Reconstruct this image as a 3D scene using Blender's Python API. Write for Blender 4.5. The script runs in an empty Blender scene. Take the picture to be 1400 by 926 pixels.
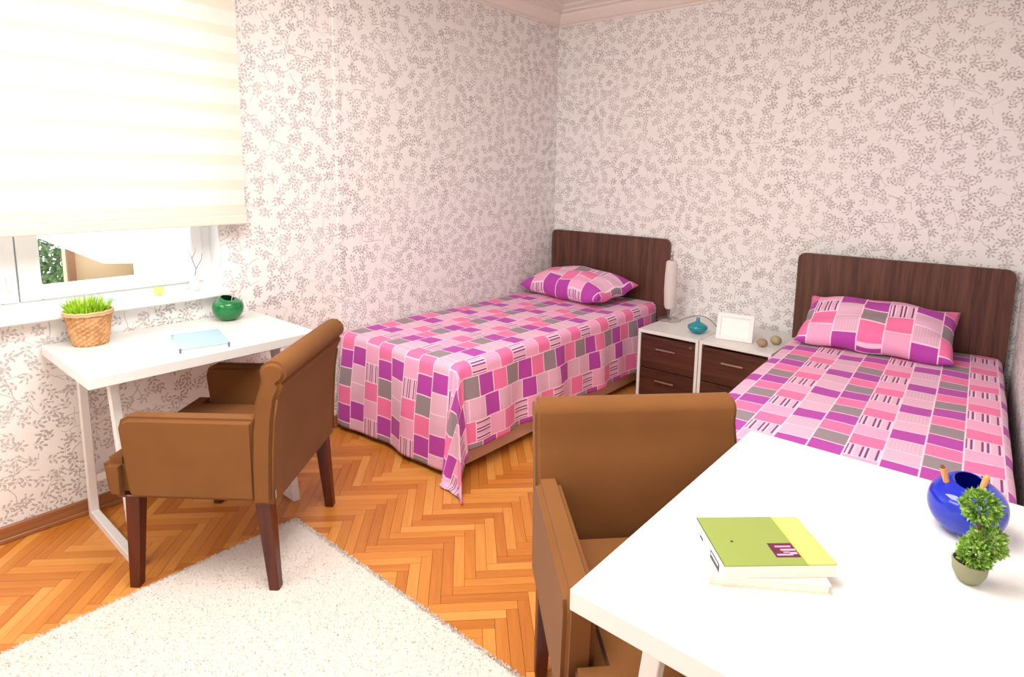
import bpy, bmesh, math, random
from mathutils import Vector, Matrix
random.seed(7)
PI = math.pi
S = bpy.context.scene
COL = S.collection

# ------------------------------------------------------------------ camera
W_PX, H_PX = 1400.0, 926.0
F_PX, PPX, PPY = 831.278, 712.175, 356.595
YAW, PITCH, ROLL = 0.696645, 0.144341, 0.015404
CAM = Vector((2.875414, -3.839524, 1.42645))
cam_d = bpy.data.cameras.new('camera'); cam = bpy.data.objects.new('camera', cam_d); COL.objects.link(cam)
_fw = Vector((-math.sin(YAW)*math.cos(PITCH), math.cos(YAW)*math.cos(PITCH), -math.sin(PITCH)))
_rt = Vector((math.cos(YAW), math.sin(YAW), 0)); _up = _rt.cross(_fw)
_r2 = math.cos(ROLL)*_rt + math.sin(ROLL)*_up; _u2 = -math.sin(ROLL)*_rt + math.cos(ROLL)*_up
_m = Matrix((( _r2.x, _u2.x, -_fw.x, CAM.x), (_r2.y, _u2.y, -_fw.y, CAM.y), (_r2.z, _u2.z, -_fw.z, CAM.z), (0, 0, 0, 1)))
cam.matrix_world = _m
cam_d.sensor_fit = 'HORIZONTAL'; cam_d.sensor_width = 36.0
cam_d.lens = F_PX/W_PX*36.0
cam_d.shift_x = -(PPX-W_PX/2)/W_PX
cam_d.shift_y = (PPY-H_PX/2)/W_PX
cam_d.clip_start = 0.05
S.camera = cam

# ------------------------------------------------------------------ world, light, exposure
S.view_settings.view_transform = 'Standard'; S.view_settings.look = 'None'
S.view_settings.gamma = 1.0; S.view_settings.use_curve_mapping = False
S.view_settings.exposure = 0.11
world = bpy.data.worlds.new('sky'); S.world = world; world.use_nodes = True
wn = world.node_tree; wn.nodes.clear()
bg = wn.nodes.new('ShaderNodeBackground'); bg.inputs[0].default_value = (0.93, 0.97, 1.0, 1); bg.inputs[1].default_value = 3.0
wo = wn.nodes.new('ShaderNodeOutputWorld'); wn.links.new(bg.outputs[0], wo.inputs[0])

def area_light(name, loc, target, sx, sy, power, colr):
    l = bpy.data.lights.new(name, 'AREA'); l.shape = 'RECTANGLE'; l.size = sx; l.size_y = sy; l.energy = power; l.color = colr
    o = bpy.data.objects.new(name, l); COL.objects.link(o); o.location = loc
    o.rotation_euler = (Vector(target)-Vector(loc)).to_track_quat('-Z', 'Y').to_euler()
    return o
area_light('ceiling_fill', (1.75, -3.1, 2.54), (1.75, -3.1, 0), 1.3, 1.3, 62, (1.0, 0.975, 0.93))  # added soft overhead fill, stands in for light bounced off the ceiling
area_light('bounce_fill', (0.9, -4.95, 2.1), (2.0, -1.0, 1.0), 1.8, 0.9, 32, (1.0, 0.98, 0.95))  # added unseen fill from the camera side, brightens right and back walls
sun_d = bpy.data.lights.new('sun', 'SUN'); sun_d.energy = 2.0; sun_d.angle = 0.02; sun_d.color = (1.0, 0.95, 0.86)
sun = bpy.data.objects.new('sun', sun_d); COL.objects.link(sun)
sun.rotation_euler = Vector((-0.75, -0.25, -0.6)).to_track_quat('-Z', 'Y').to_euler()

# ------------------------------------------------------------------ colour and node helpers
def lin(c):
    return tuple((x/12.92 if x <= .04045 else ((x+.055)/1.055)**2.4) for x in (v/255.0 for v in c)) + (1.0,)

class NT:
    """small wrapper to write node maths as expressions"""
    def __init__(s, name):
        s.mat = bpy.data.materials.new(name); s.mat.use_nodes = True
        s.t = s.mat.node_tree; s.t.nodes.clear()
        s.out = s.t.nodes.new('ShaderNodeOutputMaterial')
    def n(s, ty, **kw):
        x = s.t.nodes.new(ty)
        for k, v in kw.items(): setattr(x, k, v)
        return x
    def put(s, sock, v):
        if isinstance(v, bpy.types.NodeSocket): s.t.links.new(v, sock)
        elif v is not None: sock.default_value = v
    def m(s, op, a, b=None, c=None, clamp=False):
        x = s.n('ShaderNodeMath', operation=op, use_clamp=clamp)
        s.put(x.inputs[0], a)
        if b is not None: s.put(x.inputs[1], b)
        if c is not None: s.put(x.inputs[2], c)
        return x.outputs[0]
    def mix(s, f, a, b, blend='MIX'):
        x = s.n('ShaderNodeMix', data_type='RGBA', blend_type=blend)
        s.put(x.inputs[0], f); s.put(x.inputs[6], a); s.put(x.inputs[7], b)
        return x.outputs[2]
    def uv(s): return s.n('ShaderNodeTexCoord').outputs['UV']
    def obj(s): return s.n('ShaderNodeTexCoord').outputs['Object']
    def mapping(s, v, scale=(1, 1, 1), loc=(0, 0, 0), rot=(0, 0, 0)):
        x = s.n('ShaderNodeMapping'); s.put(x.inputs[0], v); x.inputs['Scale'].default_value = scale
        x.inputs['Location'].default_value = loc; x.inputs['Rotation'].default_value = rot
        return x.outputs[0]
    def noise(s, v, scale, detail=3, rough=.5, dist=0):
        x = s.n('ShaderNodeTexNoise'); s.put(x.inputs['Vector'], v)
        x.inputs['Scale'].default_value = scale; x.inputs['Detail'].default_value = detail
        x.inputs['Roughness'].default_value = rough; x.inputs['Distortion'].default_value = dist
        return x.outputs[0]
    def ramp(s, f, stops):
        x = s.n('ShaderNodeValToRGB'); s.put(x.inputs[0], f); e = x.color_ramp.elements
        while len(e) < len(stops): e.new(0.5)
        for i, (p, c) in enumerate(stops): e[i].position = p; e[i].color = c
        return x.outputs[0]
    def sep(s, v):
        x = s.n('ShaderNodeSeparateXYZ'); s.put(x.inputs[0], v); return x.outputs
    def bump(s, h, strength=.3, dist=.002):
        x = s.n('ShaderNodeBump'); x.inputs['Strength'].default_value = strength; x.inputs['Distance'].default_value = dist
        s.put(x.inputs['Height'], h); return x.outputs[0]
    def pbr(s, colr, rough=.5, metal=0, nrm=None, spec=None, sheen=None, coat=None, trans=None, ior=None, sub=None, emit=None):
        b = s.n('ShaderNodeBsdfPrincipled')
        s.put(b.inputs['Base Color'], colr); s.put(b.inputs['Roughness'], rough); b.inputs['Metallic'].default_value = metal
        if nrm is not None: s.put(b.inputs['Normal'], nrm)
        if spec is not None: b.inputs['Specular IOR Level'].default_value = spec
        if sheen is not None: b.inputs['Sheen Weight'].default_value = sheen; b.inputs['Sheen Roughness'].default_value = .4
        if coat is not None: b.inputs['Coat Weight'].default_value = coat
        if trans is not None: b.inputs['Transmission Weight'].default_value = trans
        if ior is not None: b.inputs['IOR'].default_value = ior
        s.t.links.new(b.outputs[0], s.out.inputs[0]); return b

def flat(name, c, rough=.5, metal=0, **kw):
    k = NT(name); nz = k.noise(k.obj(), 35, 3)
    colr = k.mix(k.m('MULTIPLY', nz, .12), lin(c), lin(tuple(int(v*.82) for v in c)))
    k.pbr(colr, rough, metal, **kw); return k.mat

# wallpaper: small vines with leaves and berries printed on pale pink paper
def wallpaper():
    k = NT('floral_wallpaper'); uv = k.uv()
    nv = k.n('ShaderNodeTexNoise'); k.put(nv.inputs['Vector'], uv); nv.inputs['Scale'].default_value = 14; nv.inputs['Detail'].default_value = 1
    wob = k.n('ShaderNodeVectorMath', operation='MULTIPLY_ADD')
    k.put(wob.inputs[0], nv.outputs['Color']); wob.inputs[1].default_value = (.035, .035, 0); k.put(wob.inputs[2], uv)
    p = wob.outputs[0]
    mask = None
    def add(x):
        nonlocal mask
        mask = x if mask is None else k.m('MAXIMUM', mask, x)
    # meandering stems, broken into lengths
    for sc, off, w in ((6.5, 0, .011), (8.5, 5.3, .010)):
        q = k.mapping(p, loc=(off, off*.7, 0))
        v = k.n('ShaderNodeTexVoronoi', voronoi_dimensions='2D', feature='DISTANCE_TO_EDGE'); k.put(v.inputs['Vector'], q)
        v.inputs['Scale'].default_value = sc
        line = k.m('LESS_THAN', v.outputs['Distance'], w)
        brk = k.m('GREATER_THAN', k.noise(k.mapping(q, loc=(3, 8, 0)), 12, 0), .52)
        add(k.m('MULTIPLY', line, brk))
    # sprigs: five leaves and a stalk in every cell, freely turned
    leaves = ((0, .0, .0045, .34, 0), (.16, .13, .115, .055, .9), (-.15, .08, .105, .05, -.8), (.17, -.10, .10, .05, .6),
              (-.16, -.15, .11, .055, -.5), (0, .34, .10, .055, 1.57), (.30, .22, .045, .045, 0), (-.30, .23, .05, .05, 0))
    for sc, off, sz in ((15.5, 0, 1.0), (13.0, 3.71, .85)):
        q = k.mapping(uv, loc=(off, off*1.3, 0))
        v = k.n('ShaderNodeTexVoronoi', voronoi_dimensions='2D'); k.put(v.inputs['Vector'], q)
        v.inputs['Scale'].default_value = sc; v.inputs['Randomness'].default_value = .8
        d = k.n('ShaderNodeVectorMath', operation='SUBTRACT')
        k.put(d.inputs[0], q); k.put(d.inputs[1], v.outputs['Position'])
        sx = k.sep(d.outputs[0]); rc = k.n('ShaderNodeSeparateColor'); k.put(rc.inputs[0], v.outputs['Color'])
        ang = k.m('MULTIPLY', rc.outputs[0], 6.283)
        ca = k.m('COSINE', ang); sa = k.m('SINE', ang)
        dx = k.m('MULTIPLY', sx[0], sc/sz); dy = k.m('MULTIPLY', sx[1], sc/sz)
        X = k.m('ADD', k.m('MULTIPLY', dx, ca), k.m('MULTIPLY', dy, sa))
        Y = k.m('SUBTRACT', k.m('MULTIPLY', dy, ca), k.m('MULTIPLY', dx, sa))
        for (cx, cy, a, b, r) in leaves:
            if a < .01: a = .016
            else: a *= 1.15; b *= 1.25
            ex = k.m('SUBTRACT', X, cx); ey = k.m('SUBTRACT', Y, cy)
            c, s_ = math.cos(r), math.sin(r)
            rx = k.m('ADD', k.m('MULTIPLY', ex, c/a), k.m('MULTIPLY', ey, s_/a))
            ry = k.m('SUBTRACT', k.m('MULTIPLY', ey, c/b), k.m('MULTIPLY', ex, s_/b))
            add(k.m('LESS_THAN', k.m('ADD', k.m('MULTIPLY', rx, rx), k.m('MULTIPLY', ry, ry)), 1))
    tone = k.noise(uv, 4.5, 2)
    fade = k.m('MULTIPLY', mask, k.m('MULTIPLY_ADD', tone, .8, .17), clamp=True)
    base = k.mix(k.noise(uv, 1.1, 1), lin((243, 242, 238)), lin((240, 238, 237)))
    c = k.mix(fade, base, lin((152, 137, 138)))
    grain = k.noise(uv, 420, 2)
    k.pbr(c, .72, spec=.25, nrm=k.bump(grain, .08, .001)); return k.mat

# patchwork print: columns cu wide with three repeating kinds of patches
def patchwork(name, u0, v0, flip, cu=.105, cv=.10):
    k = NT(name); s_ = k.sep(k.uv())
    sg = -1.0 if flip else 1.0
    U = k.m('MULTIPLY_ADD', s_[0], sg/cu, u0/cu); Vb = k.m('MULTIPLY_ADD', s_[1], sg/cv, v0/cv)
    ci = k.m('FLOOR', U); kind = k.m('FLOORED_MODULO', ci, 3); fu = k.m('FRACT', U)
    isA = k.m('LESS_THAN', kind, .5); isC = k.m('GREATER_THAN', kind, 1.5)
    isB = k.m('SUBTRACT', k.m('SUBTRACT', 1, isA), isC)
    off = k.m('ADD', k.m('MULTIPLY', isB, .38), k.m('MULTIPLY', isC, 1.7))
    V = k.m('ADD', Vb, off); ri = k.m('FLOORED_MODULO', k.m('FLOOR', V), 3); fv = k.m('FRACT', V)
    r0 = k.m('LESS_THAN', ri, .5); r1 = k.m('COMPARE', ri, 1, .4)
    grey, purp, pink = lin((152, 136, 143)), lin((183, 72, 172)), lin((243, 122, 172))
    pale, mauve = lin((242, 172, 206)), lin((232, 184, 208)); wht = lin((253, 216, 236)); dark = lin((128, 58, 118))
    # A: grey, purple, pink
    cA = k.mix(r0, k.mix(r1, pink, purp), grey)
    # B: pink, striped, pale
    t = k.m('MULTIPLY', fu, 7.0); tf = k.m('FRACT', t)
    st = k.mix(k.m('LESS_THAN', tf, .42), k.mix(k.m('COMPARE', tf, .66, .14), mauve, wht), dark)
    st = k.mix(k.m('GREATER_THAN', k.m('FLOORED_MODULO', k.m('FLOOR', t), 3), 1.5), st, mauve)
    cB = k.mix(r0, k.mix(r1, pale, st), pink)
    # C: purple, two pale mauve with faint hair lines in one of them
    hair = k.m('LESS_THAN', k.m('FRACT', k.m('MULTIPLY', fu, 9.0)), .16)
    pl = k.mix(k.m('MULTIPLY', hair, .45), mauve, lin((170, 150, 168)))
    cC = k.mix(r0, k.mix(r1, mauve, pl), purp)
    c = k.mix(isC, k.mix(isB, cA, cB), cC)
    eu = k.m('GREATER_THAN', k.m('ABSOLUTE', k.m('SUBTRACT', fu, .5)), .475)
    ev = k.m('GREATER_THAN', k.m('ABSOLUTE', k.m('SUBTRACT', fv, .5)), .47)
    noline = k.m('MULTIPLY', isC, k.m('MULTIPLY', k.m('SUBTRACT', 1, r0), k.m('SUBTRACT', 1, r1)))
    c = k.mix(k.m('MAXIMUM', eu, ev), c, wht)
    wv = k.noise(k.uv(), 600, 2)
    k.pbr(c, .8, spec=.2, sheen=.15, nrm=k.bump(wv, .15, .001)); return k.mat

def wood(name, c1, c2, axis='Z', scale=1.0, rough=.4, coord='obj', stretch=18):
    k = NT(name); v = k.obj() if coord == 'obj' else k.uv()
    sc = {'X': (1, stretch, stretch), 'Y': (stretch, 1, stretch), 'Z': (stretch, stretch, 1)}[axis]
    mp = k.mapping(v, scale=tuple(a*scale for a in sc))
    n1 = k.noise(mp, 1.6, 4, .6, .4); n2 = k.noise(mp, 7, 3, .6)
    f = k.m('ADD', k.m('MULTIPLY', n1, .7), k.m('MULTIPLY', n2, .3))
    c = k.ramp(f, [(.33, lin(c1)), (.62, lin(c2))])
    k.pbr(c, rough, spec=.4, nrm=k.bump(n2, .08, .001)); return k.mat

def parquet():
    k = NT('oak_parquet'); uv = k.uv()
    at = k.n('ShaderNodeAttribute', attribute_name='tone'); tone = at.outputs['Fac']
    mp = k.mapping(uv, scale=(3, 45, 1)); n1 = k.noise(mp, 1.5, 4, .6, .5)
    n2 = k.noise(k.mapping(uv, scale=(8, 160, 1)), 1.0, 2)
    f = k.m('ADD', k.m('MULTIPLY', tone, .66), k.m('ADD', k.m('MULTIPLY', n1, .34), k.m('MULTIPLY', n2, .12)))
    c = k.ramp(f, [(.10, lin((142, 74, 24))), (.38, lin((182, 106, 38))), (.62, lin((206, 130, 54))), (.95, lin((226, 162, 84)))])
    k.pbr(c, .33, spec=.45, nrm=k.bump(n2, .05, .001)); return k.mat

def glassy(name, c, rough=.02, alpha_mix=.55):
    k = NT(name)
    tr = k.n('ShaderNodeBsdfTransparent'); tr.inputs[0].default_value = lin(c)
    gl = k.n('ShaderNodeBsdfPrincipled'); gl.inputs['Base Color'].default_value = lin(c); gl.inputs['Roughness'].default_value = rough
    gl.inputs['Coat Weight'].default_value = .6
    mx = k.n('ShaderNodeMixShader'); mx.inputs[0].default_value = 1-alpha_mix
    k.t.links.new(tr.outputs[0], mx.inputs[1]); k.t.links.new(gl.outputs[0], mx.inputs[2])
    k.t.links.new(mx.outputs[0], k.out.inputs[0]); return k.mat

def pane_glass():
    k = NT('window_glass')
    tr = k.n('ShaderNodeBsdfTransparent'); tr.inputs[0].default_value = (.96, .98, .97, 1)
    gl = k.n('ShaderNodeBsdfGlossy'); gl.inputs['Roughness'].default_value = .02
    lw = k.n('ShaderNodeLayerWeight'); lw.inputs[0].default_value = .25
    mx = k.n('ShaderNodeMixShader'); k.t.links.new(k.m('MULTIPLY', lw.outputs['Fresnel'], .5), mx.inputs[0])
    k.t.links.new(tr.outputs[0], mx.inputs[1]); k.t.links.new(gl.outputs[0], mx.inputs[2])
    k.t.links.new(mx.outputs[0], k.out.inputs[0]); return k.mat

def blind_cloth(name, c, transp, transl):
    k = NT(name)
    wv = k.noise(k.mapping(k.obj(), scale=(1, 30, 400)), 1, 2)
    colr = k.mix(k.m('MULTIPLY', wv, .15), lin(c), lin(tuple(int(v*.9) for v in c)))
    df = k.n('ShaderNodeBsdfDiffuse'); k.put(df.inputs[0], colr)
    tl = k.n('ShaderNodeBsdfTranslucent'); k.put(tl.inputs[0], colr)
    m1 = k.n('ShaderNodeMixShader'); m1.inputs[0].default_value = transl
    k.t.links.new(df.outputs[0], m1.inputs[1]); k.t.links.new(tl.outputs[0], m1.inputs[2])
    tr = k.n('ShaderNodeBsdfTransparent'); m2 = k.n('ShaderNodeMixShader'); m2.inputs[0].default_value = transp
    k.t.links.new(m1.outputs[0], m2.inputs[1]); k.t.links.new(tr.outputs[0], m2.inputs[2])
    k.t.links.new(m2.outputs[0], k.out.inputs[0]); return k.mat

def suede():
    k = NT('brown_suede'); o = k.obj()
    n1 = k.noise(o, 4, 3, .6); n2 = k.noise(o, 900, 2)
    c = k.mix(n1, lin((134, 88, 50)), lin((110, 71, 40)))
    k.pbr(c, .9, spec=.06, sheen=.06, nrm=k.bump(n2, .2, .0006)); return k.mat

def rug_mat(name, a, b):
    k = NT(name); o = k.obj(); n1 = k.noise(o, 160, 3, .7); n2 = k.noise(o, 14, 3)
    c = k.mix(k.m('ADD', k.m('MULTIPLY', n1, .7), k.m('MULTIPLY', n2, .3)), lin(a), lin(b))
    k.pbr(c, .95, spec=.05, nrm=k.bump(n1, .7, .004)); return k.mat

def leafy(name, a, b, scale=60):
    k = NT(name); n1 = k.noise(k.obj(), scale, 3)
    c = k.ramp(n1, [(.35, lin(a)), (.65, lin(b))]); k.pbr(c, .5, spec=.3); return k.mat

M = dict(
    paper=wallpaper(),
    ceiling=flat('ceiling_paint', (240, 232, 224), .8),
    plaster=flat('cornice_plaster', (240, 230, 222), .7),
    white=flat('white_laminate', (229, 228, 225), .3),
    whitemetal=flat('white_powder_coat', (236, 234, 232), .4),
    upvc=flat('white_window_plastic', (240, 241, 242), .3),
    darkwood_v=wood('dark_walnut_upright_grain', (60, 35, 27), (108, 70, 56), 'Z', 1.0, .38),
    darkwood_h=wood('dark_walnut_level_grain', (50, 26, 20), (88, 50, 38), 'X', 1.0, .35),
    legwood=wood('mahogany_leg', (66, 26, 14), (96, 42, 22), 'Z', 1.2, .3),
    skirting=wood('brown_skirting', (140, 86, 50), (172, 116, 74), 'Y', 1.0, .4),
    parquet=parquet(),
    slab=flat('dark_underfloor', (84, 46, 20), .8),
    suede=suede(),
    rug=rug_mat('cream_rug', (226, 215, 206), (216, 204, 195)),
    pile=rug_mat('cream_pile', (230, 220, 211), (220, 209, 200)),
    chrome=flat('brushed_steel', (190, 188, 186), .25, .95),
    base=flat('pink_beige_upholstery', (214, 178, 160), .85),
    mattress=flat('mattress_ticking', (232, 220, 214), .85),
    quilt_a=patchwork('patchwork_cotton_near_window', .46, 2.24, True),
    quilt_b=patchwork('patchwork_cotton_by_wall', -.068, -1.542, False),
    pil_a=patchwork('patchwork_pillow_near_window', .02, .05, False, .12, .11),
    pil_b=patchwork('patchwork_pillow_by_wall', .06, .08, False, .115, .105),
    green_glass=glassy('emerald_glass', (0, 130, 62), .03, .25),
    blue_glass=glassy('cobalt_glass', (18, 48, 200), .03, .25),
    teal_glass=glassy('teal_glass', (20, 150, 165), .08, .15),
    aqua_glass=glassy('pale_aqua_glass', (247, 253, 252), .05, .88),
    lime_glass=glassy('pale_lime_glass', (244, 252, 205), .05, .75),
    pane=pane_glass(),
    band=blind_cloth('cream_blind_band', (232, 225, 210), .0, .20),
    sheer=blind_cloth('sheer_blind_band', (252, 249, 242), .10, .36),
    bar=flat('cream_blind_bar', (230, 218, 204), .5),
    wicker=wood('woven_wicker', (158, 104, 62), (214, 164, 112), 'X', 8, .7, stretch=2),
    rimwicker=flat('wicker_rim', (212, 176, 132), .7),
    soil=flat('dark_soil', (52, 36, 26), .95),
    grass=leafy('bright_grass', (120, 180, 20), (190, 225, 60), 30),
    topi=leafy('boxwood_leaf', (82, 124, 34), (168, 204, 96), 90),
    topi2=leafy('boxwood_leaf_light', (98, 142, 40), (186, 216, 118), 90),
    twig=flat('brown_twig', (110, 74, 46), .8),
    potgreen=flat('olive_ceramic', (138, 136, 104), .45),
    stick=wood('light_wood_stick', (206, 130, 72), (236, 176, 116), 'Z', 3, .5),
    pagewhite=flat('book_pages', (240, 232, 222), .8),
    covergreen=flat('olive_green_cover', (136, 150, 74), .35),
    coverlime=flat('light_lime_flap', (176, 184, 108), .35),
    coverwhite=flat('white_spine', (246, 244, 240), .4),
    covercream=flat('cream_cover', (244, 226, 206), .45),
    maroon=flat('maroon_print', (92, 28, 58), .4),
    printpink=flat('pink_print', (214, 160, 186), .4),
    ink=flat('black_print', (52, 40, 46), .5),
    paleblue=flat('pale_blue_cover', (160, 192, 206), .3),
    shade=blind_cloth('white_lamp_shade', (244, 236, 232), 0, .3),
    stone=flat('beige_stone', (176, 164, 122), .7),
    stone2=flat('mottled_stone', (168, 140, 112), .7),
    framewhite=flat('white_photo_frame', (244, 238, 234), .35),
    framein=flat('blank_photo_paper', (252, 246, 240), .3),
    cord=flat('grey_cord', (120, 104, 118), .5),
    keyhole=flat('dark_keyhole', (40, 30, 28), .4),
    pinkpetal=flat('pale_pink_petal', (240, 208, 196), .6),
    lampglass=blind_cloth('lamp_bowl', (250, 248, 242), 0, .5),
    tanwall=flat('tan_render', (226, 196, 160), .9),
    outwhite=flat('white_render', (246, 244, 240), .9),
    canvas=flat('white_canvas', (250, 246, 240), .8),
    brownpost=flat('brown_post', (132, 92, 64), .7),
    brick=flat('brown_brick', (150, 104, 84), .9),
    outleaf=leafy('garden_leaf', (96, 128, 88), (150, 176, 132), 20),
    outground=flat('pale_terrace', (214, 206, 194), .9),
)

# ------------------------------------------------------------------ mesh helpers
def finish(name, bm, mat, parent=None, smooth=False, uvbox=False):
    me = bpy.data.meshes.new(name); bm.normal_update(); bm.to_mesh(me); bm.free()
    o = bpy.data.objects.new(name, me); COL.objects.link(o)
    for x in (mat if isinstance(mat, (list, tuple)) else [mat]): me.materials.append(x)
    if smooth:
        for p in me.polygons: p.use_smooth = True
        if smooth == 'auto':
            me.set_sharp_from_angle(angle=math.radians(40))
    if parent is not None: o.parent = parent
    return o

def thing(name, label, cat, loc=(0, 0, 0), rz=0, group=None):
    o = bpy.data.objects.new(name, None); COL.objects.link(o); o.empty_display_size = .1
    o.location = loc; o.rotation_euler = (0, 0, rz); o['label'] = label; o['category'] = cat
    if group: o['group'] = group
    return o
def tag(o, label, cat, group=None):
    o['label'] = label; o['category'] = cat
    if group: o['group'] = group
    return o
def struct(o): o['kind'] = 'structure'; return o

def box(bm, x0, x1, y0, y1, z0, z1, bev=0, seg=2, mtx=None):
    r = bmesh.ops.create_cube(bm, size=1.0)
    vs = r['verts']
    for v in vs:
        v.co = Vector((x0 if v.co.x < 0 else x1, y0 if v.co.y < 0 else y1, z0 if v.co.z < 0 else z1))
    if bev > 0:
        es = list({e for v in vs for e in v.link_edges})
        rr = bmesh.ops.bevel(bm, geom=es, offset=bev, segments=seg, profile=.5, affect='EDGES')
        vs = list({v for f in rr['faces'] for v in f.verts} | {v for v in vs if v.is_valid})
    if mtx is not None:
        bmesh.ops.transform(bm, matrix=mtx, verts=vs)
    return vs

def boxo(name, mat, parent, x0, x1, y0, y1, z0, z1, bev=.002, seg=1, smooth=False):
    bm = bmesh.new(); box(bm, x0, x1, y0, y1, z0, z1, bev, seg)
    return finish(name, bm, mat, parent, smooth)

def lathe(bm, prof, n=32, c=(0, 0, 0), fn=None, close=False):
    rings = []
    for (r, z) in prof:
        if r < 1e-6:
            rings.append([bm.verts.new((c[0], c[1], c[2]+z))])
        else:
            ring = []
            for i in range(n):
                a = 2*PI*i/n; rr = r if fn is None else fn(r, z, a, i)
                ring.append(bm.verts.new((c[0]+rr*math.cos(a), c[1]+rr*math.sin(a), c[2]+z)))
            rings.append(ring)
    for a, b in zip(rings, rings[1:]):
        for i in range(n):
            j = (i+1) % n
            if len(a) == 1 and len(b) == 1: continue
            if len(a) == 1: bm.faces.new((a[0], b[j], b[i]))
            elif len(b) == 1: bm.faces.new((a[i], a[j], b[0]))
            else: bm.faces.new((a[i], a[j], b[j], b[i]))
    bmesh.ops.recalc_face_normals(bm, faces=bm.faces)

def tube(bm, pts, r, n=8, cap=True):
    pts = [Vector(p) for p in pts]; rs = r if isinstance(r, (list, tuple)) else [r]*len(pts)
    rings = []; up = None
    for i, p in enumerate(pts):
        t = (pts[min(i+1, len(pts)-1)]-pts[max(i-1, 0)]).normalized()
        if up is None:
            up = Vector((0, 0, 1)) if abs(t.z) < .9 else Vector((1, 0, 0))
        s_ = t.cross(up).normalized(); up = s_.cross(t).normalized()
        rings.append([bm.verts.new(p+rs[i]*(math.cos(2*PI*k/n)*s_+math.sin(2*PI*k/n)*up)) for k in range(n)])
    for a, b in zip(rings, rings[1:]):
        for i in range(n):
            j = (i+1) % n; bm.faces.new((a[i], a[j], b[j], b[i]))
    if cap: bm.faces.new(rings[0][::-1]); bm.faces.new(rings[-1])

def taper(bm, p0, p1, a0, b0, a1, b1, bev=.003):
    """square bar from p0 to p1 with half sizes a (x) b (y)"""
    v = []
    for p, a, b in ((p0, a0, b0), (p1, a1, b1)):
        for sx, sy in ((-1, -1), (1, -1), (1, 1), (-1, 1)):
            v.append(bm.verts.new((p[0]+sx*a, p[1]+sy*b, p[2])))
    fs = [bm.faces.new(v[0:4][::-1]), bm.faces.new(v[4:8])]
    for i in range(4):
        j = (i+1) % 4; fs.append(bm.faces.new((v[i], v[j], v[4+j], v[4+i])))
    bmesh.ops.recalc_face_normals(bm, faces=fs)
    if bev: bmesh.ops.bevel(bm, geom=list({e for f in fs for e in f.edges}), offset=bev, segments=1, affect='EDGES')

def prism(bm, poly, plane, d0, d1):
    """extrude polygon; plane 'yz' -> along x, 'xz' -> along y, 'xy' -> along z"""
    def P(a, b, d):
        return {'yz': (d, a, b), 'xz': (a, d, b), 'xy': (a, b, d)}[plane]
    A = [bm.verts.new(P(a, b, d0)) for a, b in poly]; B = [bm.verts.new(P(a, b, d1)) for a, b in poly]
    f = [bm.faces.new(A), bm.faces.new(B[::-1])]
    for i in range(len(poly)):
        j = (i+1) % len(poly); f.append(bm.faces.new((A[i], A[j], B[j], B[i])))
    bmesh.ops.recalc_face_normals(bm, faces=f)
    return f, A, B

def set_uv(o, fn):
    me = o.data; uv = me.uv_layers.new(name='UVMap') if not me.uv_layers else me.uv_layers[0]
    for p in me.polygons:
        for li in p.loop_indices:
            uv.data[li].uv = fn(me.vertices[me.loops[li].vertex_index].co, p.normal)
def wall_uv(co, n):
    if abs(n.x) > .7: return (co.y, co.z)
    if abs(n.y) > .7: return (co.x+7.3, co.z)
    return (co.x, co.y)

# ------------------------------------------------------------------ room shell
H = 2.505; HC = 2.62; YB = -5.25
WY0, WY1, WZ0, WZ1 = -4.25, -2.585, .865, 2.28          # window opening in the left wall
bm = bmesh.new()
box(bm, -.28, 0, YB, WY0, -.1, HC+.1); box(bm, -.28, 0, WY1, .25, -.1, HC+.1)
box(bm, -.28, 0, WY0, WY1, -.1, WZ0-.02); box(bm, -.28, 0, WY0, WY1, WZ1, HC+.1)
wl = struct(finish('wall_left', bm, M['paper'])); set_uv(wl, wall_uv)
wb = struct(boxo('wall_back', M['paper'], None, -.0, 3.5, 0, .25, -.1, HC+.1, 0)); set_uv(wb, wall_uv)
# right wall runs slightly outwards
RX0 = 2.878; RA = math.atan(.056)
bm = bmesh.new(); box(bm, 0, .25, -5.6, .05, -.1, HC+.1)
wr = struct(finish('wall_right', bm, M['paper'])); wr.location = (RX0, 0, 0); wr.rotation_euler = (0, 0, RA); set_uv(wr, wall_uv)
wf = struct(boxo('wall_front', M['paper'], None, -.28, 3.6, YB-.25, YB, -.1, HC+.1, 0)); set_uv(wf, wall_uv)
struct(boxo('ceiling', M['ceiling'], None, -.28, 3.6, YB-.25, .25, HC, HC+.12, 0))
# papered strip over the seam of the left wall
sm = struct(boxo('trim_1', M['paper'], None, -.001, .004, -1.956, -1.926, .3, H, .001)); set_uv(sm, wall_uv)
# moulded cornice
def cornice(name, pts_fn):
    prof = [(0, H), (.012, H), (.012, H+.012), (.03, H+.018), (.055, H+.04), (.075, H+.062), (.078, H+.075), (.11, H+.08), (.11, H+.094), (.16, H+.1), (.16, HC), (0, HC)]
    bm = bmesh.new(); A = [bm.verts.new(pts_fn(d, z, 0)) for d, z in prof]; B = [bm.verts.new(pts_fn(d, z, 1)) for d, z in prof]
    n = len(prof)
    for i in range(n): bm.faces.new((A[i], A[(i+1) % n], B[(i+1) % n], B[i]))
    bm.faces.new(A); bm.faces.new(B[::-1]); bmesh.ops.recalc_face_normals(bm, faces=bm.faces)
    return struct(finish(name, bm, M['plaster']))
cornice('trim_2', lambda d, z, t: (d, (-d) if t == 0 else YB, z))
cornice('trim_3', lambda d, z, t: ((d) if t == 0 else 3.05-d, -d, z))
for i in range(3): pass
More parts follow.
